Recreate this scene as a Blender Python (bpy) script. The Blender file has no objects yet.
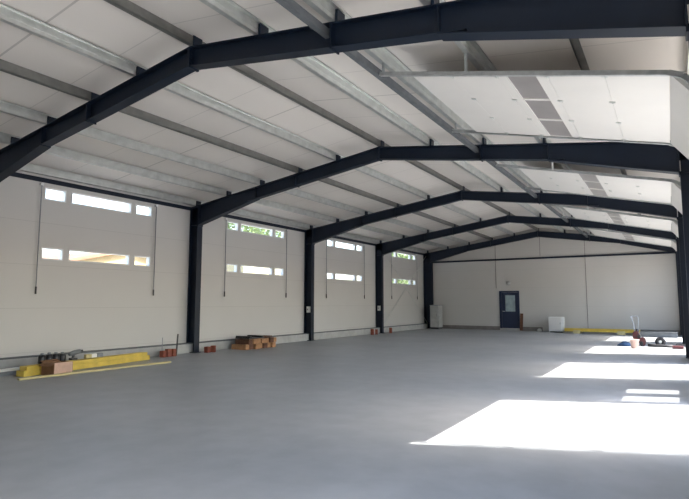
import bpy, bmesh, math, random
from mathutils import Vector, Matrix
random.seed(7)
S = bpy.context.scene
C = S.collection

# ------------------------------------------------------------------ materials
def new_mat(name):
    m = bpy.data.materials.new(name); m.use_nodes = True
    nt = m.node_tree; b = nt.nodes['Principled BSDF']
    return m, nt, b

def mat(name, col, rough=.6, metal=0, noise=.06, scale=6, spec=.5, bump=0):
    """plain surface with a slight procedural mottling"""
    m, nt, b = new_mat(name)
    n = nt.nodes.new('ShaderNodeTexNoise'); n.inputs['Scale'].default_value = scale
    n.inputs['Detail'].default_value = 5
    tc = nt.nodes.new('ShaderNodeTexCoord'); nt.links.new(tc.outputs['Object'], n.inputs['Vector'])
    r = nt.nodes.new('ShaderNodeValToRGB')
    r.color_ramp.elements[0].position = .3; r.color_ramp.elements[1].position = .7
    lo = [max(0, c * (1 - noise)) for c in col]; hi = [min(1, c * (1 + noise)) for c in col]
    r.color_ramp.elements[0].color = (*lo, 1); r.color_ramp.elements[1].color = (*hi, 1)
    nt.links.new(n.outputs['Fac'], r.inputs['Fac']); nt.links.new(r.outputs['Color'], b.inputs['Base Color'])
    b.inputs['Roughness'].default_value = rough; b.inputs['Metallic'].default_value = metal
    b.inputs['Specular IOR Level'].default_value = spec
    if bump:
        bp = nt.nodes.new('ShaderNodeBump'); bp.inputs['Strength'].default_value = bump
        nt.links.new(n.outputs['Fac'], bp.inputs['Height']); nt.links.new(bp.outputs['Normal'], b.inputs['Normal'])
    return m

def panel_mat(name, col, axis, pitch, offset, width=.012, depth=.25, strong=0, rough=.45):
    """sandwich panel: joint lines across one axis at a regular pitch, every strong-th one deeper"""
    m, nt, b = new_mat(name)
    L = nt.links.new; N = nt.nodes.new
    g = N('ShaderNodeNewGeometry'); sp = N('ShaderNodeSeparateXYZ'); L(g.outputs['Position'], sp.inputs[0])
    def lines(p, w, amt):
        a = N('ShaderNodeMath'); a.operation = 'ADD'; a.inputs[1].default_value = -offset + 1000 * p
        L(sp.outputs[axis], a.inputs[0])
        d = N('ShaderNodeMath'); d.operation = 'MODULO'; d.inputs[1].default_value = p; L(a.outputs[0], d.inputs[0])
        c = N('ShaderNodeMath'); c.operation = 'LESS_THAN'; c.inputs[1].default_value = w; L(d.outputs[0], c.inputs[0])
        e = N('ShaderNodeMath'); e.operation = 'MULTIPLY'; e.inputs[1].default_value = amt; L(c.outputs[0], e.inputs[0])
        return e
    f = lines(pitch, width, depth)
    if strong:
        f2 = lines(pitch * strong, width * 1.6, depth * 1.6)
        mx = N('ShaderNodeMath'); mx.operation = 'MAXIMUM'; L(f.outputs[0], mx.inputs[0]); L(f2.outputs[0], mx.inputs[1]); f = mx
    n = N('ShaderNodeTexNoise'); n.inputs['Scale'].default_value = .8; L(g.outputs['Position'], n.inputs['Vector'])
    r = N('ShaderNodeValToRGB'); r.color_ramp.elements[0].color = (*[c * .96 for c in col], 1)
    r.color_ramp.elements[1].color = (*[min(1, c * 1.03) for c in col], 1); L(n.outputs['Fac'], r.inputs['Fac'])
    mix = N('ShaderNodeMixRGB'); mix.inputs['Color2'].default_value = (*[c * .25 for c in col], 1)
    L(f.outputs[0], mix.inputs['Fac']); L(r.outputs['Color'], mix.inputs['Color1']); L(mix.outputs[0], b.inputs['Base Color'])
    b.inputs['Roughness'].default_value = rough
    return m

def floor_mat():
    m, nt, b = new_mat('polished_concrete'); L = nt.links.new; N = nt.nodes.new
    g = N('ShaderNodeNewGeometry')
    a = N('ShaderNodeTexNoise'); a.inputs['Scale'].default_value = .35; a.inputs['Detail'].default_value = 8; a.inputs['Roughness'].default_value = .6
    L(g.outputs['Position'], a.inputs['Vector'])
    r = N('ShaderNodeValToRGB'); r.color_ramp.elements[0].position = .3; r.color_ramp.elements[1].position = .7
    r.color_ramp.elements[0].color = (.315, .335, .352, 1); r.color_ramp.elements[1].color = (.42, .435, .447, 1)
    L(a.outputs['Fac'], r.inputs['Fac'])
    w = N('ShaderNodeTexNoise'); w.inputs['Scale'].default_value = 2.6; w.inputs['Detail'].default_value = 6; L(g.outputs['Position'], w.inputs['Vector'])
    r2 = N('ShaderNodeValToRGB'); r2.color_ramp.elements[0].position = .35; r2.color_ramp.elements[1].position = .62
    r2.color_ramp.elements[0].color = (.86, .865, .87, 1); r2.color_ramp.elements[1].color = (1, 1, 1, 1); L(w.outputs['Fac'], r2.inputs['Fac'])
    mu = N('ShaderNodeMixRGB'); mu.blend_type = 'MULTIPLY'; mu.inputs['Fac'].default_value = 1
    L(r.outputs['Color'], mu.inputs['Color1']); L(r2.outputs['Color'], mu.inputs['Color2'])
    # saw-cut joints every 6 m
    sp = N('ShaderNodeSeparateXYZ'); L(g.outputs['Position'], sp.inputs[0])
    L(mu.outputs[0], b.inputs['Base Color'])
    rr = N('ShaderNodeMapRange'); rr.inputs['To Min'].default_value = .38; rr.inputs['To Max'].default_value = .55
    L(w.outputs['Fac'], rr.inputs['Value']); L(rr.outputs[0], b.inputs['Roughness'])
    return m

def glass_mat(name, tint, gloss=.06):
    m, nt, b = new_mat(name); N = nt.nodes.new; L = nt.links.new
    out = nt.nodes['Material Output']; nt.nodes.remove(b)
    t = N('ShaderNodeBsdfTransparent'); t.inputs[0].default_value = (*tint, 1)
    g = N('ShaderNodeBsdfGlossy'); g.inputs['Roughness'].default_value = .03
    x = N('ShaderNodeMixShader'); x.inputs[0].default_value = gloss
    L(t.outputs[0], x.inputs[1]); L(g.outputs[0], x.inputs[2]); L(x.outputs[0], out.inputs[0])
    return m

M = dict(
    steel=mat('anthracite_paint', (.005, .0115, .026), .5, 0, .12, 3, .35),
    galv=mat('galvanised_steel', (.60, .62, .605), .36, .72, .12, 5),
    galv_shaded=mat('shaded_galvanised_steel', (.20, .20, .19), .5, .5, .15, 5),  # darker copy of galv: shade of the purlins' open side put into the colour
    galv2=mat('galvanised_track', (.46, .48, .48), .4, .6, .15, 12),
    wall=panel_mat('wall_sandwich_panel', (.585, .57, .55), 2, 1.0, .35, .012, .20),
    gable=panel_mat('gable_sandwich_panel', (.55, .53, .50), 2, 1.0, .30, .012, .13),
    roof=panel_mat('roof_sandwich_panel', (.80, .755, .71), 1, 1.15, 3.75, .02, .25, 4, .5),
    door=mat('door_panel_white', (.66, .645, .62), .4, 0, .02, 2),
    frame=mat('white_window_frame', (.78, .78, .77), .4, 0, .02),
    glass=glass_mat('clear_glass', (.97, .98, .98)),
    glass2=glass_mat('tinted_glass', (.72, .72, .72), .08),
    glass3=mat('grey_door_glazing', (.27, .255, .25), .3, 0, .06, 3),
    floor=floor_mat(),
    plinth=mat('plinth_concrete', (.44, .44, .43), .8, 0, .12, 4),
    plinth2=mat('dark_plinth', (.20, .18, .17), .8, 0, .15, 4),
    dirt=mat('dark_flashing', (.10, .11, .12), .6, 0, .2, 6),
    yard=mat('pale_gravel_yard', (.36, .35, .33), .95, 0, .12, 1.5),
    yellow=mat('yellow_timber', (.66, .48, .08), .5, 0, .15, 5),
    pale_yellow=mat('pale_yellow_timber', (.56, .48, .24), .6, 0, .12, 5),
    white=mat('white_plastic', (.80, .80, .78), .4, 0, .03),
    grey=mat('grey_plastic', (.22, .24, .26), .5, 0, .15, 12),
    black=mat('black_plastic', (.012, .013, .017), .35, 0, .2, 9),
    card=mat('brown_cardboard', (.20, .10, .05), .85, 0, .15, 9),
    pink=mat('pinkish_cardboard', (.60, .40, .31), .85, 0, .12, 9),
    orange=mat('orange_red_plastic', (.24, .065, .038), .7, 0, .25, 14),
    wood=mat('raw_timber', (.38, .20, .095), .75, 0, .3, 10),
    wood2=mat('brown_timber', (.13, .06, .035), .8, 0, .3, 10),
    navy=mat('navy_door_paint', (.012, .022, .055), .4, 0, .1),
    red=mat('red_paint', (.06, .008, .010), .45, 0, .15, 9),
    blue=mat('blue_fabric', (.02, .06, .14), .8, 0, .2, 12),
    rubber=mat('black_rubber', (.02, .02, .022), .7, 0, .15),
    bucket=mat('pale_pink_plastic', (.42, .30, .27), .45, 0, .06),
    leaf=mat('leaf_green', (.10, .15, .05), .7, 0, .45, 2),
    bark=mat('bark', (.12, .08, .05), .9, 0, .3),
    tile=mat('roof_tile', (.20, .10, .055), .8, 0, .25, 8),
    cream=mat('cream_render', (.30, .23, .12), .85, 0, .05, 2),
    pale=mat('pale_yellow_render', (.34, .31, .20), .85, 0, .05, 2),
)

# ------------------------------------------------------------------ mesh helpers
def box(bm, x0, x1, y0, y1, z0, z1):
    v = [bm.verts.new(p) for p in ((x0,y0,z0),(x1,y0,z0),(x1,y1,z0),(x0,y1,z0),(x0,y0,z1),(x1,y0,z1),(x1,y1,z1),(x0,y1,z1))]
    for f in ((0,3,2,1),(4,5,6,7),(0,1,5,4),(1,2,6,5),(2,3,7,6),(3,0,4,7)):
        bm.faces.new([v[i] for i in f])

def bar(bm, a, b, w, h, up=(0,0,1)):
    """box of section w x h from a to b; h runs along 'up'"""
    a, b = Vector(a), Vector(b); d = (b - a).normalized(); up = Vector(up)
    s = d.cross(up).normalized(); u = s.cross(d).normalized()
    vs = []
    for p in (a, b):
        for i, j in ((-1,-1),(1,-1),(1,1),(-1,1)):
            vs.append(bm.verts.new(p + s * i * w / 2 + u * j * h / 2))
    for f in ((0,1,2,3),(7,6,5,4),(0,4,5,1),(1,5,6,2),(2,6,7,3),(3,7,4,0)):
        bm.faces.new([vs[i] for i in f])

def tube(bm, pts, r, n=10, cap=True):
    pts = [Vector(p) for p in pts]; rings = []
    for i, p in enumerate(pts):
        d = (pts[min(i+1, len(pts)-1)] - pts[max(i-1, 0)]).normalized()
        ref = Vector((0,0,1)) if abs(d.z) < .9 else Vector((1,0,0))
        s = d.cross(ref).normalized(); u = s.cross(d)
        rr = r[i] if isinstance(r, (list, tuple)) else r
        rings.append([bm.verts.new(p + (s*math.cos(2*math.pi*k/n) + u*math.sin(2*math.pi*k/n))*rr) for k in range(n)])
    for A, B in zip(rings, rings[1:]):
        for k in range(n):
            bm.faces.new((A[k], A[(k+1)%n], B[(k+1)%n], B[k]))
    if cap:
        bm.faces.new(rings[0][::-1]); bm.faces.new(rings[-1])

def lathe(bm, c, prof, n=20, cap=True):
    rings = []
    for r, z in prof:
        rings.append([bm.verts.new((c[0]+r*math.cos(2*math.pi*k/n), c[1]+r*math.sin(2*math.pi*k/n), c[2]+z)) for k in range(n)])
    for A, B in zip(rings, rings[1:]):
        for k in range(n): bm.faces.new((A[k], A[(k+1)%n], B[(k+1)%n], B[k]))
    if cap: bm.faces.new(rings[0][::-1]); bm.faces.new(rings[-1])

def prism_xz(bm, pts, y0, y1):
    """polygon in the XZ plane pushed from y0 to y1"""
    A = [bm.verts.new((x, y0, z)) for x, z in pts]; B = [bm.verts.new((x, y1, z)) for x, z in pts]
    n = len(pts); bm.faces.new(A); bm.faces.new(B[::-1])
    for i in range(n): bm.faces.new((A[i], B[i], B[(i+1)%n], A[(i+1)%n]))

def torus(bm, c, R, r, axis='y', n=28, k=10):
    rings = []
    for i in range(n):
        a = 2*math.pi*i/n; ring = []
        for j in range(k):
            b = 2*math.pi*j/k; q = R + r*math.cos(b); h = r*math.sin(b)
            x, z, y = q*math.cos(a), q*math.sin(a), h
            ring.append(bm.verts.new((c[0]+x, c[1]+y, c[2]+z) if axis == 'y' else ((c[0]+y, c[1]+x, c[2]+z) if axis == 'x' else (c[0]+x, c[1]+z, c[2]+y))))
        rings.append(ring)
    for i in range(n):
        A, B = rings[i], rings[(i+1)%n]
        for j in range(k): bm.faces.new((A[j], B[j], B[(j+1)%k], A[(j+1)%k]))

def wloc(o):
    v = Vector((0,0,0))
    while o: v = v + o.location; o = o.parent
    return v

def obj(name, bm, m, parent=None, origin=None, bevel=0, smooth=False):
    """one mesh object from a bmesh given in world coordinates"""
    bmesh.ops.recalc_face_normals(bm, faces=bm.faces[:])
    if parent is None:
        if origin is None:
            xs = [v.co.x for v in bm.verts]; ys = [v.co.y for v in bm.verts]; zs = [v.co.z for v in bm.verts]
            origin = ((min(xs)+max(xs))/2, (min(ys)+max(ys))/2, min(zs))
        off = Vector(origin)
    else: off = wloc(parent)
    bmesh.ops.translate(bm, verts=bm.verts[:], vec=-off)
    if bevel: bmesh.ops.bevel(bm, geom=bm.edges[:], offset=bevel, segments=2, affect='EDGES', profile=.5)
    me = bpy.data.meshes.new(name); bm.to_mesh(me); bm.free()
    if smooth:
        for p in me.polygons: p.use_smooth = True
    me.materials.append(M[m] if isinstance(m, str) else m)
    o = bpy.data.objects.new(name, me); C.objects.link(o)
    if parent is None: o.location = off
    else: o.parent = parent
    return o

def tag(o, label, cat, group=None):
    o['label'] = label; o['category'] = cat
    if group: o['group'] = group
    return o

def thing(name, label, cat, loc, group=None):
    o = bpy.data.objects.new(name, None); C.objects.link(o); o.location = loc; o.empty_display_size = .2
    return tag(o, label, cat, group)

def structure(o, label=None):
    o['kind'] = 'structure'
    if label: o['label'] = label
    return o

def wall_cells(bm, x0, x1, y0, y1, z0, z1, holes):
    """wall lying in the YZ plane with rectangular holes (ya, yb, za, zb)"""
    ys = sorted({y0, y1, *[h[0] for h in holes], *[h[1] for h in holes]})
    for a, b in zip(ys, ys[1:]):
        c = (a + b) / 2
        hs = sorted((h[2], h[3]) for h in holes if h[0] < c < h[1]); z = z0
        for p, q in hs:
            if p > z: box(bm, x0, x1, a, b, z, p)
            z = q
        if z < z1: box(bm, x0, x1, a, b, z, z1)

B = bmesh.new
# ------------------------------------------------------------------ layout of the hall (metres)
Y3 = 11.32
FY = {k: Y3 + (k - 3) * 6.0 for k in range(1, 7)}      # frames, counted from behind the viewer
XO, XRO, DEP = -12.5, .58, .34                          # outer faces of the left and right columns, column depth
XM = (XO + XRO) / 2
ZE, ZR = 4.40, 5.30                                     # top of rafter at eave and at ridge
SL = (ZR - ZE) / (XM - XO)
YA, YB = -6.9, 29.5                                     # gables
def ztop(x): return ZR - SL * abs(x - XM)
def zroof(x): return ztop(x) + .20
WL0, WL1 = -12.62, -12.515                              # left wall
WR0, WR1 = .61, .72                                     # right wall
OPEN_C, OPEN_H = 8.10, 1.53

# floor, yard, ceiling
bm = B(); box(bm, WL0, WR1, YA - .1, YB + .12, -.25, 0); structure(obj('floor', bm, 'floor'))
bm = B(); box(bm, -90, 70, -60, 120, -.5, -.26)
structure(obj('yard_ground', bm, 'yard'))
bm = B(); box(bm, WR1, 40, -40, 80, -.255, -.03)
structure(obj('forecourt', bm, 'yard'))
bm = B()
prism_xz(bm, [(WL0-.3, zroof(WL0-.3)), (XM, zroof(XM)), (WR1+.15, zroof(WR1+.15)), (WR1+.15, zroof(WR1+.15)+.1), (XM, zroof(XM)+.1), (WL0-.3, zroof(WL0-.3)+.1)], YA-.3, YB+.3)
structure(obj('ceiling', bm, 'roof'))

# left wall with its window openings
WB = [8.30, 14.36, 20.38, 26.55]
panes, holes = [], []
for c in WB:
    for z0, z1 in ((2.49, 2.78), (3.91, 4.21)):
        cs = [(c-1.53, c-1.0), (c-.87, c+.85), (c+.98, c+1.52)]
        panes.append((c, z0, z1, cs))
        holes += [(a, b, z0, z1) for a, b in cs]
bm = B(); wall_cells(bm, WL0, WL1, YA, YB, 0, zroof(WL1)-.004, holes); structure(obj('wall_left', bm, 'wall'))
for i, (c, z0, z1, cs) in enumerate(panes):
    bm = B()
    for a, b in cs:
        t = .028
        box(bm, WL0-.01, WL1+.012, a, b, z0, z0+t); box(bm, WL0-.01, WL1+.012, a, b, z1-t, z1)
        box(bm, WL0-.01, WL1+.012, a, a+t, z0+t, z1-t); box(bm, WL0-.01, WL1+.012, b-t, b, z0+t, z1-t)
    w = structure(obj('window_%d' % (i+1), bm, 'frame'), '%s white-framed strip window of three panes in the left wall' % ('lower' if i % 2 == 0 else 'upper'))
    for a, b in cs:
        bm = B(); box(bm, -12.575, -12.565, a+.028, b-.028, z0+.028, z1-.028); obj('pane', bm, 'glass', w)

# right wall with the open doorways
openings = [OPEN_C + 6 * k for k in range(-2, 4)]
rh = [(c-OPEN_H, c+OPEN_H, 0, 3.95) for c in openings]
small = [(9.80, 10.38, .72, 1.84), (10.64, 11.19, .72, 1.84)]
bm = B(); wall_cells(bm, WR0, WR1, YA, YB, 0, zroof(WR1)-.004, rh + small); structure(obj('wall_right', bm, 'wall'))
for i, (a, b, z0, z1) in enumerate(small):
    bm = B(); t = .02
    box(bm, WR0, WR1, a, b, z0, z0+t); box(bm, WR0, WR1, a, b, z1-t, z1); box(bm, WR0, WR1, a, a+t, z0+t, z1-t); box(bm, WR0, WR1, b-t, b, z0+t, z1-t)
    w = structure(obj('window_%d' % (9+i), bm, 'frame'), 'narrow upright window in the right wall')
    bm = B(); box(bm, .66, .67, a+t, b-t, z0+t, z1-t); obj('pane', bm, 'glass2', w)

# gables
def gable(name, y0, y1, m):
    bm = B()
    prism_xz(bm, [(WL1, 0), (WR0, 0), (WR0, zroof(WR0)-.004), (XM, zroof(XM)-.004), (WL1, zroof(WL1)-.004)], y0, y1)
    return structure(obj(name, bm, m))
gable('wall_back', YB, YB+.11, 'gable'); gable('wall_front', YA-.11, YA, 'gable')

# plinths and joint strips
bm = B(); box(bm, WL1, WL1+.2, YA, YB, 0, .26); structure(obj('baseboard_left', bm, 'plinth'))
bm = B(); box(bm, WL1, WL1+.215, YA, YB, .26, .285); structure(obj('trim_1', bm, 'dirt'))
bm = B(); box(bm, WL1+.22, -8.14, YB-.05, YB, 0, .21); box(bm, -7.0, -5.9, YB-.05, YB, 0, .21); box(bm, -5.3, WR0, YB-.05, YB, 0, .21)
structure(obj('baseboard_back', bm, 'plinth2'))
for i, (x, z0, z1) in enumerate(((-8.29, 2.3, 5.1), (-3.70, .21, 5.2), (-5.9, 4.0, 5.3))):
    bm = B(); box(bm, x-.012, x+.012, YB-.012, YB, z0, z1); structure(obj('trim_%d' % (i+2), bm, 'plinth2'))
bm = B(); box(bm, WL1, WL1+.013, YA, YB, 4.31, 4.42); tag(obj('eave_rail', bm, 'steel'), 'thin dark steel rail along the top of the left wall', 'rail')
bm = B(); box(bm, XO+.05, XRO-.05, YB-.075, YB-.005, 3.83, 3.92); tag(obj('gable_rail', bm, 'steel'), 'thin dark steel rail crossing the far end wall above the door', 'rail')

# ------------------------------------------------------------------ portal frames
PUR = [-12.28, -11.02, -9.74, -8.46, -7.2, XM, -4.62, -3.38, -2.12, -.86, .38]
def H_column(xo, xi, yc, z1, parent):
    bm = B(); s = 1 if xi > xo else -1
    def fl(a, b): box(bm, min(a,b), max(a,b), yc-.10, yc+.10, .02, z1(a))
    fl(xo, xo+s*.016); fl(xi-s*.016, xi)
    box(bm, min(xo,xi)+.016, max(xo,xi)-.016, yc-.005, yc+.005, .02, z1(xo)-.02)
    for z in (3.84, 4.1): box(bm, min(xo,xi)+.016, max(xo,xi)-.016, yc-.09, yc+.09, z, z+.012) if z < 4 else None
    obj('column', bm, 'steel', parent)
    bm = B(); box(bm, min(xo,xi)-.01, max(xo,xi)+.04, yc-.13, yc+.13, 0, .02); obj('base_plate', bm, 'steel', parent)
def frame(k, label):
    y = FY[k]; fr = thing('portal_frame', label, 'steel frame', (XM, y, 0), 'steel portal frames across the hall')
    for s in (-1, 1):
        xo = XO if s < 0 else XRO; xi = xo - s*(.52 if k == 6 and s < 0 else DEP)
        X = lambda d: xo - s*d                       # distance from the outer face inwards
        H_column(xo, xi, y, lambda a: ztop(a) - .02 if abs(a-xo) < .05 else 3.87, fr)
        half = abs(XM - xo)
        # rafter: web + flanges
        bm = B(); t = .016
        bot = lambda d: 4.42 + (5.0 - 4.42) * (d - 2.6) / (half - 2.6)
        prism_xz(bm, [(X(.0), ztop(xo)), (XM, ZR), (XM, 5.0), (X(2.6), 4.42), (X(.34), 4.09), (X(0), 4.09)], y-.005, y+.005)
        prism_xz(bm, [(X(0), ztop(xo)), (XM, ZR), (XM, ZR-t), (X(0), ztop(xo)-t)], y-.09, y+.09)
        prism_xz(bm, [(X(2.3), bot(2.3)), (XM, 5.0), (XM, 5.0+t), (X(2.3), bot(2.3)+t)], y-.09, y+.09)
        box(bm, min(X(4.0), X(4.02)), max(X(4.0), X(4.02)), y-.10, y+.10, bot(4)-.02, ztop(X(4))-t)
        obj('rafter', bm, 'steel', fr)
        bm = B()
        prism_xz(bm, [(X(.34), 4.36), (X(2.55), 4.62), (X(2.6), 4.42), (X(.34), 3.86)], y-.006, y+.006)
        prism_xz(bm, [(X(.34), 3.86), (X(2.62), 4.425), (X(2.62), 4.425-t), (X(.34), 3.86-t)], y-.10, y+.10)
        box(bm, min(X(2.6), X(2.612)), max(X(2.6), X(2.612)), y-.09, y+.09, 4.41, ztop(X(2.6))-t)
        box(bm, min(X(.34), X(.36)), max(X(.34), X(.36)), y-.10, y+.10, 3.80, ztop(X(.34))-t)
        obj('haunch', bm, 'steel', fr)
    bm = B(); box(bm, XM-.02, XM+.02, y-.10, y+.10, 4.975, ZR-.02)
    for z in (5.06, 5.13, 5.2):
        for q in (-.06, .06): box(bm, XM-.035, XM+.035, y+q-.012, y+q+.012, z-.012, z+.012)
    obj('ridge_plate', bm, 'steel', fr)
    for px in PUR:
        bm = B(); z = ztop(px); box(bm, px+.011+.062*(px in (PUR[3], PUR[5], PUR[9])), px+.05+.04*(px in (PUR[3], PUR[5], PUR[9])), y-.085, y+.085, z-.001, z+.155); box(bm, px-.045, px+.08, y-.06, y+.06, z-.001, z+.01)
        obj('purlin_cleat', bm, 'steel', fr)
    return fr
frame(1, 'dark steel portal frame behind the viewer')
frame(2, 'dark steel portal frame nearest the viewer, passing overhead at the top of the picture')
frame(3, 'second dark steel portal frame from the viewer, right of the first window bay')
frame(4, 'third dark steel portal frame, its left column just beyond the pile of timber blocks')
frame(5, 'fourth dark steel portal frame, its left column before the cross-braced bay')
frame(6, 'farthest dark steel portal frame, standing against the end wall')

# purlins: galvanised Z sections laid over the frames, full length of the hall
names = ['galvanised roof purlin at the left eave, just above the wall',
         'galvanised roof purlin first up from the left eave', 'galvanised roof purlin second up from the left eave',
         'galvanised roof purlin third up from the left eave', 'galvanised roof purlin just left of the ridge',
         'galvanised roof purlin along the ridge', 'galvanised roof purlin just right of the ridge',
         'galvanised roof purlin above the inner ends of the raised doors', 'galvanised roof purlin over the middle of the raised doors',
         'galvanised roof purlin over the outer part of the raised doors', 'galvanised roof purlin at the right eave']
for ip, (px, lb) in enumerate(zip(PUR, names)):
    shaded = ip in (3, 5, 9); fs = -1 if shaded else 1     # these lie the other way round, open side to the doors; shade painted darker
    z = ztop(px) + .011; h = .182; t = .004; s = -SL if px > XM + .1 else (SL if px < XM - .1 else 0)
    bm = B(); y0, y1 = YA + .02, YB - .02
    def fl(xa, xb, za, zb): box(bm, px+min(xa*fs, xb*fs), px+max(xa*fs, xb*fs), y0, y1, za, zb)
    fl(-.003, .003, z, z+h)
    fl(-.07, 0, z, z+t); fl(-.07, -.066, z, z+.022)
    fl(0, .07, z+h-t-.012, z+h-.012); fl(.066, .07, z+h-.034, z+h-.012)
    fl(.003, .010, z+.06, z+.115)
    tag(obj('roof_purlin', bm, 'galv_shaded' if shaded else 'galv'), lb, 'purlin', 'roof purlins')

# strut that carries the inner ends of the door tracks
bm = B(); box(bm, -3.56, -3.48, YA+.02, YB-.12, 4.80, 4.90)
tag(obj('track_support_beam', bm, 'dirt'), 'dark longitudinal beam carrying the inner ends of the raised door tracks', 'beam')

# wall bracing in the last bay
for (a, b, lb) in (((FY[5]+.15, .3), (FY[6]-.15, 4.25), 'thin bracing rod rising towards the far end wall'), ((FY[6]-.15, .3), (FY[5]+.15, 4.25), 'thin bracing rod falling towards the far end wall')):
    x = -12.30 if 'rising' in lb else -12.27
    bm = B(); tube(bm, [(x, a[0], a[1]), (x, b[0], b[1])], .014, 8)
    tube(bm, [(x, a[0]+(b[0]-a[0])*.42, a[1]+(b[1]-a[1])*.42), (x, a[0]+(b[0]-a[0])*.46, a[1]+(b[1]-a[1])*.46)], .022, 8)
    tag(obj('bracing_rod', bm, 'galv'), lb, 'bracing rod', 'crossed bracing rods in the last bay')

# window opener rods
for i, c in enumerate(WB):
    nm = ['first', 'second', 'third', 'last'][i]
    for s in (-1, 1):
        y = c + s*1.63; side = 'nearer' if s < 0 else 'farther'; x = WL1 + .06
        t = thing('window_opener_rod', '%s hanging crank rod beside the %s window bay of the left wall' % (side, nm), 'crank rod', (x, y, 1.7), 'hanging window crank rods')
        bm = B(); tube(bm, [(x, y, 1.84), (x, y, 4.24)], .0125, 8); obj('rod', bm, 'grey', t)
        bm = B(); tube(bm, [(x, y, 1.68), (x, y, 1.85)], .021, 8); obj('handle', bm, 'black', t)
        bm = B(); box(bm, WL1, x+.03, y-.03, y+.03, 4.22, 4.28); obj('gearbox', bm, 'frame', t)

# ------------------------------------------------------------------ raised sectional doors
PX0, PZ0, DSL = .10, 3.985, .23
def dz(x): return PZ0 + DSL * (PX0 - x)
def sec_bar(bm, x0, x1, y0, y1, off, h):
    """slab following the door slope, its underside 'off' above the door plane"""
    prism_xz(bm, [(x0, dz(x0)+off), (x1, dz(x1)+off), (x1, dz(x1)+off+h), (x0, dz(x0)+off+h)], y0, y1)
JX = [.10, -.54, -1.18, -1.80, -2.40, -2.98]
def raised_door(n, c, bar_on):
    d = bpy.data.objects.new('door_%d' % n, None); C.objects.link(d); d.location = (WR0, c, 0); structure(d, 'white sectional door rolled up under the roof on its tracks')
    y0, y1 = c - OPEN_H + .05, c + OPEN_H - .05
    for i in range(5):
        a, b = JX[i] - .001, JX[i+1] + .001
        if i != 2:
            bm = B(); sec_bar(bm, b, a, y0, y1, 0, .04); obj('door_section', bm, 'door', d)
        else:
            bm = B(); e0, e1 = a - .13, b + .13
            sec_bar(bm, e0, a, y0, y1, 0, .04); sec_bar(bm, b, e1, y0, y1, 0, .04)
            w = (y1 - y0) / 3; ps = []
            for k in range(4):
                yy = y0 + k*w; sec_bar(bm, e1, e0, max(y0, yy-.03), min(y1, yy+.03), 0, .04)
            s = obj('door_section', bm, 'door', d)
            for k in range(3):
                bm = B(); sec_bar(bm, e1, e0, y0+k*w+.03, y0+(k+1)*w-.03, .015, .008); obj('pane', bm, 'glass3', s)
    # lowest section hanging on the bend of the track
    bm = B(); q0, q1 = (.105, 3.98), (.45, 3.52)
    dx, dzz = q1[0]-q0[0], q1[1]-q0[1]; L = math.hypot(dx, dzz); nx, nz = -dzz/L*.04, dx/L*.04
    prism_xz(bm, [q0, q1, (q1[0]+nx, q1[1]+nz), (q0[0]+nx, q0[1]+nz)], y0, y1); sct = obj('door_section', bm, 'door', d)
    bm = B(); prism_xz(bm, [(q1[0], q1[1]), (q1[0]+nx, q1[1]+nz), (q1[0]+nx+.012, q1[1]+nz-.018), (q1[0]+.012, q1[1]-.018)], y0, y1); obj('rubber_seal', bm, 'rubber', sct)
    for x in JX[1:5]:
        for f in (.02, .34, .66, .98):
            yy = y0 + (y1-y0)*f; bm = B(); sec_bar(bm, x-.035, x+.035, yy-.022, yy+.022, -.012, .012)
            tube(bm, [(x, yy-.03, dz(x)-.012), (x, yy+.03, dz(x)-.012)], .009, 8); obj('hinge', bm, 'galv', d)
    for yy, s in ((y0-.035, 1), (y1+.035, -1)):
        bm = B()
        a, b = (.09, yy, dz(.09)+.005), (-3.46, yy, dz(-3.46)+.005)
        bar(bm, a, b, .012, .055); bar(bm, (a[0], yy+s*.02, a[2]-.025), (b[0], yy+s*.02, b[2]-.025), .05, .006); bar(bm, (a[0], yy+s*.02, a[2]+.025), (b[0], yy+s*.02, b[2]+.025), .05, .006)
        pts = [(.09, 3.99), (.22, 3.93), (.34, 3.80), (.43, 3.62), (.50, 3.42), (.535, 3.2), (.54, .02)]
        for p, q in zip(pts, pts[1:]): bar(bm, (p[0], yy, p[1]), (q[0], yy, q[1]), .03, .06, up=(1, 0, .3))
        for z in (.6, 1.6, 2.6): box(bm, .55, WR0, yy-.02, yy+.02, z, z+.05)
        obj('track', bm, 'galv2', d)
        bm = B(); x = -2.17; bar(bm, (x, yy, dz(x)), (x, yy, zroof(x)-.0), .035, .035, up=(1,0,0)); bar(bm, (-3.4, yy, dz(-3.4)+.03), (-3.4, yy, zroof(-3.4)), .03, .03, up=(1,0,0))
        if bar_on and s > 0:
            bar(bm, (x, yy, 4.83), (-3.46, yy, 5.03), .03, .04)
        obj('hanger', bm, 'galv2' if not bar_on else 'frame', d)
    bm = B(); tube(bm, [(WR0-.09, y0-.1, 4.16), (WR0-.09, y1+.1, 4.16)], .016, 10)
    obj('spring_shaft', bm, 'galv', d)
    for f in (.3, .7):
        bm = B(); yy = y0+(y1-y0)*f; tube(bm, [(WR0-.09, yy-.4, 4.16), (WR0-.09, yy+.4, 4.16)], .04, 12); obj('torsion_spring', bm, 'black', d)
for i, c in enumerate(openings): raised_door(i+1, c, i >= 3)

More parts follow.
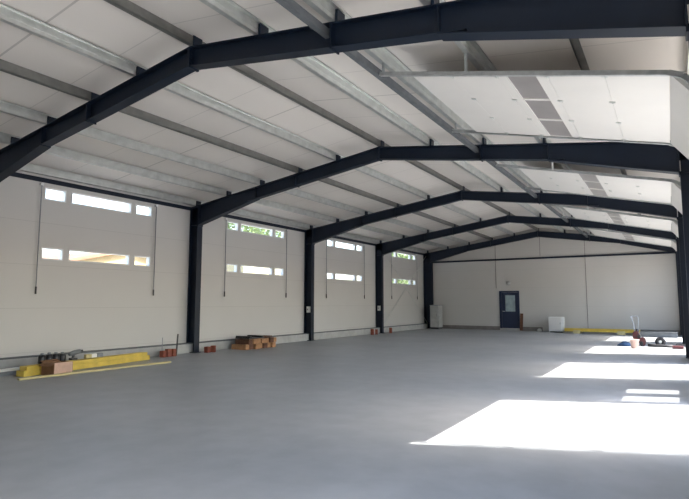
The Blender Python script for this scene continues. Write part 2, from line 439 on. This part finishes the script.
# ------------------------------------------------------------------ far end wall: door, lamp, cabinets
d = bpy.data.objects.new('door_7', None); C.objects.link(d); d.location = (-7.57, YB, 0); structure(d, 'navy blue personnel door with a glazed upper panel in the far end wall')
bm = B(); x0, x1 = -8.12, -7.05
box(bm, x0, x0+.13, YB-.06, YB, 0, 2.14); box(bm, x1-.07, x1, YB-.06, YB, 0, 2.14); box(bm, x0+.13, x1-.07, YB-.06, YB, 2.07, 2.14); obj('door_frame', bm, 'navy', d)
bm = B(); lx0, lx1 = x0+.135, x1-.075
gx0, gx1, gz0, gz1 = -7.80, -7.27, 1.02, 1.90
box(bm, lx0, gx0, YB-.045, YB-.005, .12, 2.06); box(bm, gx1, lx1, YB-.045, YB-.005, .12, 2.06); box(bm, gx0, gx1, YB-.045, YB-.005, .12, gz0); box(bm, gx0, gx1, YB-.045, YB-.005, gz1, 2.06)
leaf = obj('door_leaf', bm, 'navy', d)
bm = B(); box(bm, gx0, gx1, YB-.03, YB-.012, gz0, gz1); obj('pane', bm, mat('frosted_door_glass', (.30, .38, .40), .25, 0, .25, 3), leaf)
bm = B(); box(bm, lx0+.04, lx0+.07, YB-.10, YB-.045, 1.02, 1.05); box(bm, lx0+.04, lx0+.17, YB-.105, YB-.09, 1.02, 1.045); obj('door_handle', bm, 'galv', leaf)
bm = B(); box(bm, x0+.02, x1, YB-.12, YB-.002, 0, .11); obj('threshold', bm, 'plinth', d)
bm = B(); tube(bm, [(-7.62, YB, 2.56), (-7.62, YB-.05, 2.56)], [.11, .10], 20); tube(bm, [(-7.62, YB-.05, 2.56), (-7.62, YB-.09, 2.56)], [.085, .06], 20)
tag(obj('bulkhead_lamp', bm, 'plinth'), 'small round grey bulkhead lamp above the navy door', 'lamp')

def cabinet(x0, x1, y0, y1, z0, z1, label, dark_top):
    t = thing('white_cabinet', label, 'cabinet', ((x0+x1)/2, (y0+y1)/2, 0))
    bm = B(); box(bm, x0, x1, y0+.02, y1, z0, z1); obj('body', bm, 'plinth' if dark_top else 'white', t, bevel=.008)
    bm = B(); box(bm, x0+.02, x1-.09, y0, y0+.018, z0+.03, z1-.03); p = obj('front_panel', bm, 'plinth' if dark_top else 'door', t)
    bm = B(); box(bm, x1-.13, x1-.11, y0-.02, y0, z0+(z1-z0)*.5, z0+(z1-z0)*.62); obj('handle', bm, 'grey', p)
    if dark_top: bm = B(); box(bm, x0-.01, x1+.01, y0-.01, y1, z1, z1+.035); obj('top', bm, 'grey', t)
    bm = B(); box(bm, x0+.04, x1-.04, y0+.06, y1-.02, 0, z0); obj('base', bm, 'black', t)
cabinet(-11.88, -11.36, 28.62, 29.25, .10, 1.33, 'tall white cabinet with dark top in the far left corner', True)
cabinet(-5.41, -4.74, 28.55, 29.1, .06, .78, 'low white cabinet against the far wall right of the navy door', False)

bm = B(); bar(bm, (-6.93, 29.2, 0.02), (-6.93, 29.40, .92), .16, .025, up=(0,1,0)); tag(obj('leaning_board', bm, 'wood2'), 'narrow brown board leaning on the far wall right of the navy door', 'board')
bm = B(); lathe(bm, (-5.98, 29.1, 0), [(.10, 0), (.12, .05), (.09, .13), (.03, .16)], 14); tag(obj('plastic_bag', bm, 'white', smooth=True), 'small white bundle on the floor between door and low cabinet', 'bag')

# yellow beams by the far wall on white blocks
for x in (-4.05, -2.12):
    t = 'left' if x < -3 else 'right'
    bm = B(); box(bm, x-.16, x+.16, 28.15, 29.0, 0, .10); box(bm, x-.16, x+.16, 28.15, 28.17, .10, .17); tag(obj('support_block', bm, 'pale_yellow', bevel=.008), '%s pale block under the yellow beams at the far wall' % t, 'block', 'blocks under the far beams')
def i_beam(name, a, b, w, h, m, label, group=None, flange=.035):
    bm = B(); a, b = Vector(a), Vector(b); up = Vector((0,0,1))
    bar(bm, a, b, w*.4, h); bar(bm, a+up*(h/2-flange/2), b+up*(h/2-flange/2), w, flange); bar(bm, a-up*(h/2-flange/2), b-up*(h/2-flange/2), w, flange)
    return tag(obj(name, bm, m), label, 'beam', group)
for k, (y, lb) in enumerate(((28.30, 'front'), (28.52, 'middle'), (28.74, 'rear'))):
    i_beam('formwork_beam', (-4.62, y, .17), (-1.35, y, .17), .16, .14, 'yellow', '%s yellow timber beam of the three by the far wall' % lb, 'yellow beams by the far wall')
for k, (y, z, lb) in enumerate(((27.0, .12, 'front'), (27.3, .12, 'middle'), (27.6, .12, 'rear'))):
    i_beam('steel_beam', (-1.3, y, z), (.12, y, z), .2, .22, 'dirt', '%s dark steel beam of the short row in the far right corner' % lb, 'dark beams in the corner', .015)

# ------------------------------------------------------------------ machine and odds and ends in the sunny strip
def mower():
    before = set(bpy.data.objects)
    t = thing('floor_saw', 'dark red wheeled floor machine with tall push handle in the far sunlight', 'machine', (-.98, 21.4, 0))
    bm = B(); box(bm, -1.20, -.74, 21.15, 21.65, .10, .26); obj('chassis', bm, 'red', t, bevel=.02)
    bm = B(); prism_xz(bm, [(-1.22, .24), (-.86, .24), (-.90, .46), (-1.02, .56), (-1.22, .50)], 21.22, 21.58); e = obj('engine', bm, 'red', t, bevel=.015)
    bm = B(); box(bm, -1.08, -.90, 21.30, 21.50, .52, .62); obj('air_filter', bm, 'black', e, bevel=.02)
    bm = B(); box(bm, -1.0, -.84, 21.2, 21.6, .26, .42); obj('fuel_tank', bm, 'black', e, bevel=.02)
    bm = B(); tube(bm, [(-.74, 21.12, .17), (-.74, 21.16, .17)], .17, 24); obj('blade_guard', bm, 'red', t)
    for x in (-1.16, -.80):
        for y in (21.11, 21.69):
            bm = B(); torus(bm, (x, y, .09), .062, .028, 'y', 20, 8); tube(bm, [(x, y-.02, .09), (x, y+.02, .09)], .045, 14); obj('wheel', bm, 'rubber', t, smooth=True)
    for y in (21.25, 21.52):
        bm = B(); tube(bm, [(-1.08, y, .30), (-1.13, y, .60), (-1.18, y, .85), (-1.26, y, 1.08)], .018, 8); obj('handle_tube', bm, 'grey', t)
    bm = B(); tube(bm, [(-1.28, 21.0, 1.04), (-1.26, 21.05, 1.09), (-1.26, 21.7, 1.09), (-1.28, 21.75, 1.04)], .02, 8)
    tube(bm, [(-1.26, 21.25, 1.09), (-1.12, 21.25, 1.11), (-.94, 21.25, 1.10), (-.90, 21.25, 1.0)], .022, 8); tube(bm, [(-.90, 21.25, 1.0), (-.96, 21.27, .55)], .016, 8); obj('handlebar', bm, 'grey', t)
    for o in set(bpy.data.objects) - before:
        if o.type == 'MESH':
            for v in o.data.vertices: v.co.x = (v.co.x - .02) * .62 - .10; v.co.z *= .93 if v.co.z > .3 else 1
mower()
t = thing('bucket', 'pale pink plastic bucket in front of the red machine', 'bucket', (-1.13, 20.0, 0))
bm = B(); lathe(bm, (-1.13, 20.0, 0), [(.10, 0), (.135, .28), (.145, .28), (.145, .30), (.125, .30), (.095, .02)], 24); obj('body', bm, 'bucket', t, smooth=True)
bm = B(); tube(bm, [(-1.13+.145*math.cos(a), 20.0+.03, .29-.12*math.sin(a)) for a in [math.pi*i/10 for i in range(11)]], .005, 6); obj('handle', bm, 'galv', t)
bm = B(); lathe(bm, (0, 0, 0), [(.26, 0), (.24, .06), (.13, .12), (.05, .17)], 14)
for v in bm.verts: v.co = Vector((v.co.x*.9 - 1.50, v.co.y*.6 + 21.0, v.co.z + .02*math.sin(9*v.co.x)*(v.co.z > .01)))
tag(obj('blue_bag', bm, 'blue', smooth=True), 'slumped dark blue bag on the floor left of the bucket', 'bag')
t = thing('cable_reel', 'dark round reel standing right of the red machine', 'reel', (-.42, 21.3, 0))
bm = B(); torus(bm, (-.42, 21.3, .165), .105, .058, 'y'); obj('tyre', bm, 'rubber', t, smooth=True)
bm = B(); tube(bm, [(-.42, 21.27, .165), (-.42, 21.33, .165)], .05, 16); obj('hub', bm, 'galv', t)
bm = B()
for k in range(6): bar(bm, (-.42, 21.3, .165), (-.42+.1*math.cos(k*math.pi/3), 21.3, .165+.1*math.sin(k*math.pi/3)), .012, .012, up=(0,1,0))
obj('spoke', bm, 'galv', t)
bm = B(); tube(bm, [(-.78, 21.1, .05), (-.60, 21.0, .045), (-.40, 21.05, .05), (-.2, 21.0, .045), (-.05, 21.1, .05)], .045, 10); tag(obj('hose', bm, 'rubber', smooth=True), 'thick dark hose lying in front of the round reel', 'hose')
t = thing('tool_case', 'low dark red tool case at the foot of the right-hand column', 'tool case', (.12, 20.6, 0))
bm = B(); box(bm, -.08, .24, 20.45, 20.8, 0, .09); obj('body', bm, 'red', t, bevel=.015)
bm = B(); tube(bm, [(.02, 20.62, .11), (.05, 20.62, .15), (.17, 20.62, .15), (.20, 20.62, .11)], .012, 8); obj('handle', bm, 'black', t)

# ------------------------------------------------------------------ things along the left wall
# long yellow timbers
def timber(a, b, w, h, m, label, group, name='timber_beam'):
    bm = B(); bar(bm, a, b, w, h); return tag(obj(name, bm, m, bevel=.006), label, 'timber beam', group)
timber((-11.23, 5.80, .06), (-11.84, 9.30, .06), .22, .12, 'yellow', 'lower thick yellow timber beam beside the left wall', 'yellow timbers by the left wall')
timber((-11.24, 5.86, .16), (-11.83, 9.22, .16), .20, .08, 'yellow', 'upper yellow timber beam lying on the thicker one', 'yellow timbers by the left wall')
timber((-10.74, 5.52, .02), (-10.72, 9.12, .02), .09, .04, 'pale_yellow', 'thin pale yellow batten on the floor in front of the beams', 'yellow timbers by the left wall')
timber((-11.64, 5.45, .11), (-12.12, 8.7, .11), .16, .05, 'white', 'white plank behind the yellow beams', None, 'white_plank')
timber((-11.66, 5.45, .04), (-12.12, 8.8, .04), .18, .08, 'grey', 'grey plank under the white one behind the yellow beams', None, 'grey_plank')
t = thing('cardboard_box', 'open brown cardboard box standing in front of the yellow beams', 'box', (-11.02, 6.45, 0)); t.rotation_euler = (0, 0, math.radians(12))
def rbox(x0, x1, y0, y1, z0, z1): bm = B(); box(bm, -11.02+x0, -11.02+x1, 6.45+y0, 6.45+y1, z0, z1); return bm
o = obj('front_side', rbox(-.17, .17, -.25, -.24, 0, .24), 'card', t); o = obj('back_side', rbox(-.17, .17, .21, .22, 0, .24), 'card', t)
o = obj('right_side', rbox(.16, .17, -.24, .21, 0, .25), 'pink', t); o['label'] = 'pinkish printed side'
o = obj('left_side', rbox(-.17, -.16, -.24, .21, 0, .24), 'card', t); o = obj('bottom', rbox(-.16, .16, -.24, .21, 0, .01), 'card', t)
bm = B(); bar(bm, (-11.02, 6.21, .24), (-11.02, 6.12, .19), .32, .008); obj('flap', bm, 'card', t)
bm = B(); bar(bm, (-11.18, 6.44, .235), (-11.27, 6.44, .28), .42, .008); obj('flap', bm, 'card', t)
# black canisters behind the box, standing on the timbers
pos = [('nearest', -11.42, 6.33, .40), ('second', -11.46, 6.50, .40), ('third', -11.50, 6.67, .39), ('fourth', -11.53, 6.83, .38)]
for lb, x, y, h in pos:
    z = .20; g = thing('canister', '%s black canister of the row standing on the yellow beams' % lb, 'canister', (x, y, z), 'black canisters on the beams')
    bm = B(); lathe(bm, (x, y, z), [(.072, 0), (.076, .01), (.076, h-z-.05), (.05, h-z-.02), (.03, h-z-.015)], 18); obj('body', bm, 'black', g, smooth=True)
    bm = B(); lathe(bm, (x, y, z+h-z-.02), [(.035, 0), (.035, .035), (.02, .04)], 14); obj('cap', bm, 'grey', g)
g = thing('power_tool', 'grey cordless power tool lying on the yellow beams beyond the canisters', 'power tool', (-11.57, 7.1, .2))
bm = B(); tube(bm, [(-11.50, 6.98, .34), (-11.55, 7.12, .36), (-11.60, 7.28, .38)], [.045, .055, .05], 14); obj('housing', bm, 'grey', g, smooth=True)
bm = B(); tube(bm, [(-11.55, 7.1, .34), (-11.53, 7.08, .22)], .03, 10); obj('grip', bm, 'black', g)
bm = B(); box(bm, -11.60, -11.47, 7.02, 7.16, .2, .25); obj('battery', bm, 'black', g, bevel=.008)
bm = B(); tube(bm, [(-11.60, 7.28, .38), (-11.62, 7.36, .39)], [.035, .02], 12); obj('chuck', bm, 'black', g)
for x, y, m, lb in ((-11.62, 7.50, 'pale_yellow', 'small yellow block'), (-11.66, 7.66, 'white', 'small white box'), (-11.69, 7.84, 'grey', 'small dark box')):
    bm = B(); box(bm, x-.05, x+.05, y-.07, y+.07, .2, .29); tag(obj('small_block', bm, m, bevel=.01), lb + ' on the yellow beams beyond the power tool', 'block', 'small blocks on the beams')

# orange hollow bricks at the column feet
def brick(x, y, rot, h, lb, k):
    o = thing('hollow_brick', lb, 'brick', (x, y, 0), 'orange bricks by the column feet'); o.rotation_euler = (0, 0, rot)
    bm = B(); w, d, t = .13, .13, .018
    for a in (-w/2, w/2-t): box(bm, x+a, x+a+t, y-d/2, y+d/2, 0, h)
    for a in (-d/2, -t/2, d/2-t): box(bm, x-w/2+t, x+w/2-t, y+a, y+a+t, 0, h)
    obj('body', bm, 'orange', o)
for k, a in enumerate(((-11.95, 9.92, .2, .17, 'nearest orange brick left of the second frame column'), (-11.93, 10.08, -.1, .21, 'middle orange brick left of the second frame column'),
          (-11.93, 10.24, .2, .20, 'orange brick beside the upright black pipe'), (-11.93, 11.53, .1, .17, 'orange brick right of the second frame column'),
          (-11.90, 11.74, .5, .19, 'smaller orange brick right of the second frame column'), (-12.0, 21.95, .1, .27, 'orange brick left of the fourth frame column'),
          (-11.97, 22.3, .5, .24, 'second orange brick left of the fourth frame column'), (-11.95, 23.75, .3, .26, 'orange brick right of the fourth frame column'))):
    brick(*a, k)
bm = B(); tube(bm, [(-12.0, 10.42, 0), (-12.0, 10.46, .60)], .022, 10); tag(obj('black_pipe', bm, 'black'), 'short upright black pipe between orange bricks and column', 'pipe')
bm = B(); tube(bm, [(-12.1, 10.0, 0), (-12.1, 10.01, .52)], .009, 8); tag(obj('thin_rod', bm, 'grey'), 'thin upright grey rod behind the orange bricks', 'rod')

# pile of timber blocks
random.seed(3); n = 0
rows = [(0, 7), (1, 7)]
ordn = ['first', 'second', 'third', 'fourth', 'fifth', 'sixth', 'seventh', 'eighth', 'ninth']
for r, cnt in rows:
    for k in range(cnt):
        y = 12.82 + k*.212 + r*.1; x = -11.78 + random.uniform(-.04, .04); h = .165 - .02*random.random()*r
        bm = B(); w = .185 + random.uniform(-.02, .01)
        box(bm, -.30, .30, -w/2, w/2, 0, h); box(bm, .27, .305, -w/2+.03, w/2-.03, .03, h-.03)
        bmesh.ops.rotate(bm, verts=bm.verts[:], cent=(0,0,0), matrix=Matrix.Rotation(random.uniform(-.03, .03), 3, 'Z'))
        bmesh.ops.translate(bm, verts=bm.verts[:], vec=(x, y, r*.168))
        o = obj('timber_block', bm, 'wood2' if random.random() < .38 else 'wood', bevel=.006)
        tag(o, '%s timber block from the left in the %s layer of the pile' % (ordn[k], 'bottom' if r == 0 else 'top'), 'timber block', 'timber blocks piled by the left wall')
bm = B(); 
for k in range(5): box(bm, -12.06+.12*k, -11.96+.12*k, 12.86, 13.6, .337, .365)
box(bm, -12.08, -11.46, 12.9, 12.98, .365, .42); box(bm, -12.08, -11.46, 13.45, 13.53, .365, .42); tag(obj('slatted_crate_lid', bm, 'black'), 'dark slatted lid lying on the left half of the timber pile', 'lid')
bm = B(); bar(bm, (-11.9, 13.7, .355), (-11.9, 14.3, .355), .35, .03); tag(obj('brown_board', bm, 'wood2'), 'brown board lying on the right half of the timber pile', 'board')

# sockets on the columns
for x, k, lb in ((-12.31, 4, 'white switch box on the third frame left column'), (-12.33, 5, 'white switch box on the fourth frame left column')):
    y = FY[k] - .10; t = thing('switch_box', lb, 'switch', (x, y, 1.2), 'white switch boxes on the columns')
    bm = B(); box(bm, x-.06, x+.06, y-.03, y+.093, 1.10, 1.34); obj('body', bm, 'white', t, bevel=.01)
    bm = B(); box(bm, x-.025, x+.025, y-.042, y-.03, 1.19, 1.25); obj('knob', bm, 'grey', t)

# ------------------------------------------------------------------ outside, seen through the left windows
def tree(x, y, zc, rx, ry, rz, label, n=5200):
    t = thing('tree', label, 'tree', (x, y, -.26), 'trees outside the left windows')
    bm = B(); tube(bm, [(x, y, -.26), (x+.1, y+.1, 1.6), (x-.1, y, zc)], [.22, .17, .08], 10)
    for a in range(5): tube(bm, [(x, y, zc*.5+.2*a), (x+rx*.5*math.cos(a*1.3), y+ry*.5*math.sin(a*1.3), zc+.3*a-.3)], [.08, .03], 6)
    obj('trunk', bm, 'bark', t)
    bm = B()
    for _ in range(n):
        while True:
            p = Vector((random.uniform(-1,1), random.uniform(-1,1), random.uniform(-1,1)))
            if .3 < p.length < 1: break
        q = Vector((x+p.x*rx, y+p.y*ry, zc+p.z*rz)); s = random.uniform(.08, .17)
        u = Vector((random.uniform(-1,1), random.uniform(-1,1), random.uniform(-1,1))).normalized(); w = u.orthogonal().normalized()
        bm.faces.new([bm.verts.new(q+u*s), bm.verts.new(q+w*s*.5), bm.verts.new(q-u*s), bm.verts.new(q-w*s*.5)])
    obj('foliage', bm, 'leaf', t)
tree(-34.0, 36.4, 8.5, 2.8, 2.6, 2.3, 'leafy green tree outside the upper window of the second bay', 3600)
tree(-34.0, 41.6, 8.3, 2.8, 2.5, 2.3, 'leafy green tree outside the second bay, farther along', 3600)
tree(-18.9, 37.7, 4.7, 1.8, 2.1, 2.6, 'leafy green tree outside the cross-braced bay', 3000)
tree(-18.9, 42.0, 4.9, 1.8, 2.0, 2.5, 'leafy green tree behind the first one outside the cross-braced bay', 3000)
def house(x0, x1, y0, y1, hw, hr, wm, label):
    t = thing('house', label, 'house', ((x0+x1)/2, (y0+y1)/2, -.26))
    ym = (y0+y1)/2
    bm = B(); A = [(y0, -.26), (y1, -.26), (y1, hw), (ym, hr), (y0, hw)]
    a = [bm.verts.new((x1, p, z)) for p, z in A]; b = [bm.verts.new((x0, p, z)) for p, z in A]
    bm.faces.new(a); bm.faces.new(b[::-1])
    for i in range(5): bm.faces.new((a[i], b[i], b[(i+1)%5], a[(i+1)%5]))
    obj('wall', bm, wm, t)
    s = (hr-hw)/(ym-y0); e = .35
    for q0, q1 in ((y0-e, ym), (y1+e, ym)):
        bm = B(); z0 = hw - s*e; vs = []
        for x in (x0-.3, x1+.3):
            for (p, z) in ((q0, z0), (q1, hr), (q1, hr+.14), (q0, z0+.14)): vs.append(bm.verts.new((x, p, z+.01)))
        for f in ((0,1,2,3),(7,6,5,4),(0,4,5,1),(1,5,6,2),(2,6,7,3),(3,7,4,0)): bm.faces.new([vs[i] for i in f])
        obj('roof', bm, 'tile', t)
    bm = B(); box(bm, x1, x1+.04, ym-.5, ym+.5, .9, 2.1); f = obj('window', bm, 'frame', t)
    bm = B(); box(bm, x1+.035, x1+.05, ym-.42, ym+.42, .98, 2.02); obj('pane', bm, 'grey', f)
house(-34, -25, 14.2, 22.4, 3.3, 4.25, 'cream', 'cream house with a brown tiled gable roof outside the first window bay')
house(-29, -21.6, 23.6, 29.4, 4.2, 4.6, 'pale', 'pale yellow house outside the lower window of the second bay')

# ------------------------------------------------------------------ light
sun_dir = Vector((1, .415, 1.248)).normalized()
L = bpy.data.lights.new('sun', 'SUN'); L.energy = 4.6; L.angle = math.radians(.5); L.color = (1, .95, .88)
so = bpy.data.objects.new('sun', L); C.objects.link(so); so.location = (30, 20, 40)
so.rotation_euler = sun_dir.to_track_quat('Z', 'Y').to_euler()
w = bpy.data.worlds.new('world'); S.world = w; w.use_nodes = True; nt = w.node_tree
sky = nt.nodes.new('ShaderNodeTexSky'); sky.sky_type = 'NISHITA'; sky.sun_disc = False
sky.sun_elevation = math.radians(49); sky.sun_rotation = math.atan2(sun_dir.x, sun_dir.y); sky.dust_density = 2.5; sky.air_density = 1.1
bg = nt.nodes['Background']; bg.inputs['Strength'].default_value = .21
nt.links.new(sky.outputs[0], bg.inputs[0])

# ------------------------------------------------------------------ camera
f, yaw, pit, rol = 529.4566, .5524426, .1002337, .000946
r = Vector((math.cos(yaw), math.sin(yaw), 0)); fw = Vector((-math.sin(yaw), math.cos(yaw), 0)); u = Vector((0, 0, 1))
fw2 = fw*math.cos(pit) + u*math.sin(pit); u2 = -fw*math.sin(pit) + u*math.cos(pit)
r3 = r*math.cos(rol) + u2*math.sin(rol); u3 = -r*math.sin(rol) + u2*math.cos(rol)
cam = bpy.data.cameras.new('camera'); co = bpy.data.objects.new('camera', cam); C.objects.link(co)
mw = Matrix((( r3.x, u3.x, -fw2.x, 0), (r3.y, u3.y, -fw2.y, 0), (r3.z, u3.z, -fw2.z, 1.4863), (0, 0, 0, 1)))
co.matrix_world = mw; cam.sensor_width = 36; cam.sensor_fit = 'HORIZONTAL'; cam.lens = f/689*36; cam.clip_end = 400; cam.clip_start = .05
S.camera = co
S.view_settings.view_transform = 'Standard'; S.view_settings.look = 'None'; S.view_settings.gamma = 1; S.view_settings.exposure = 2.5
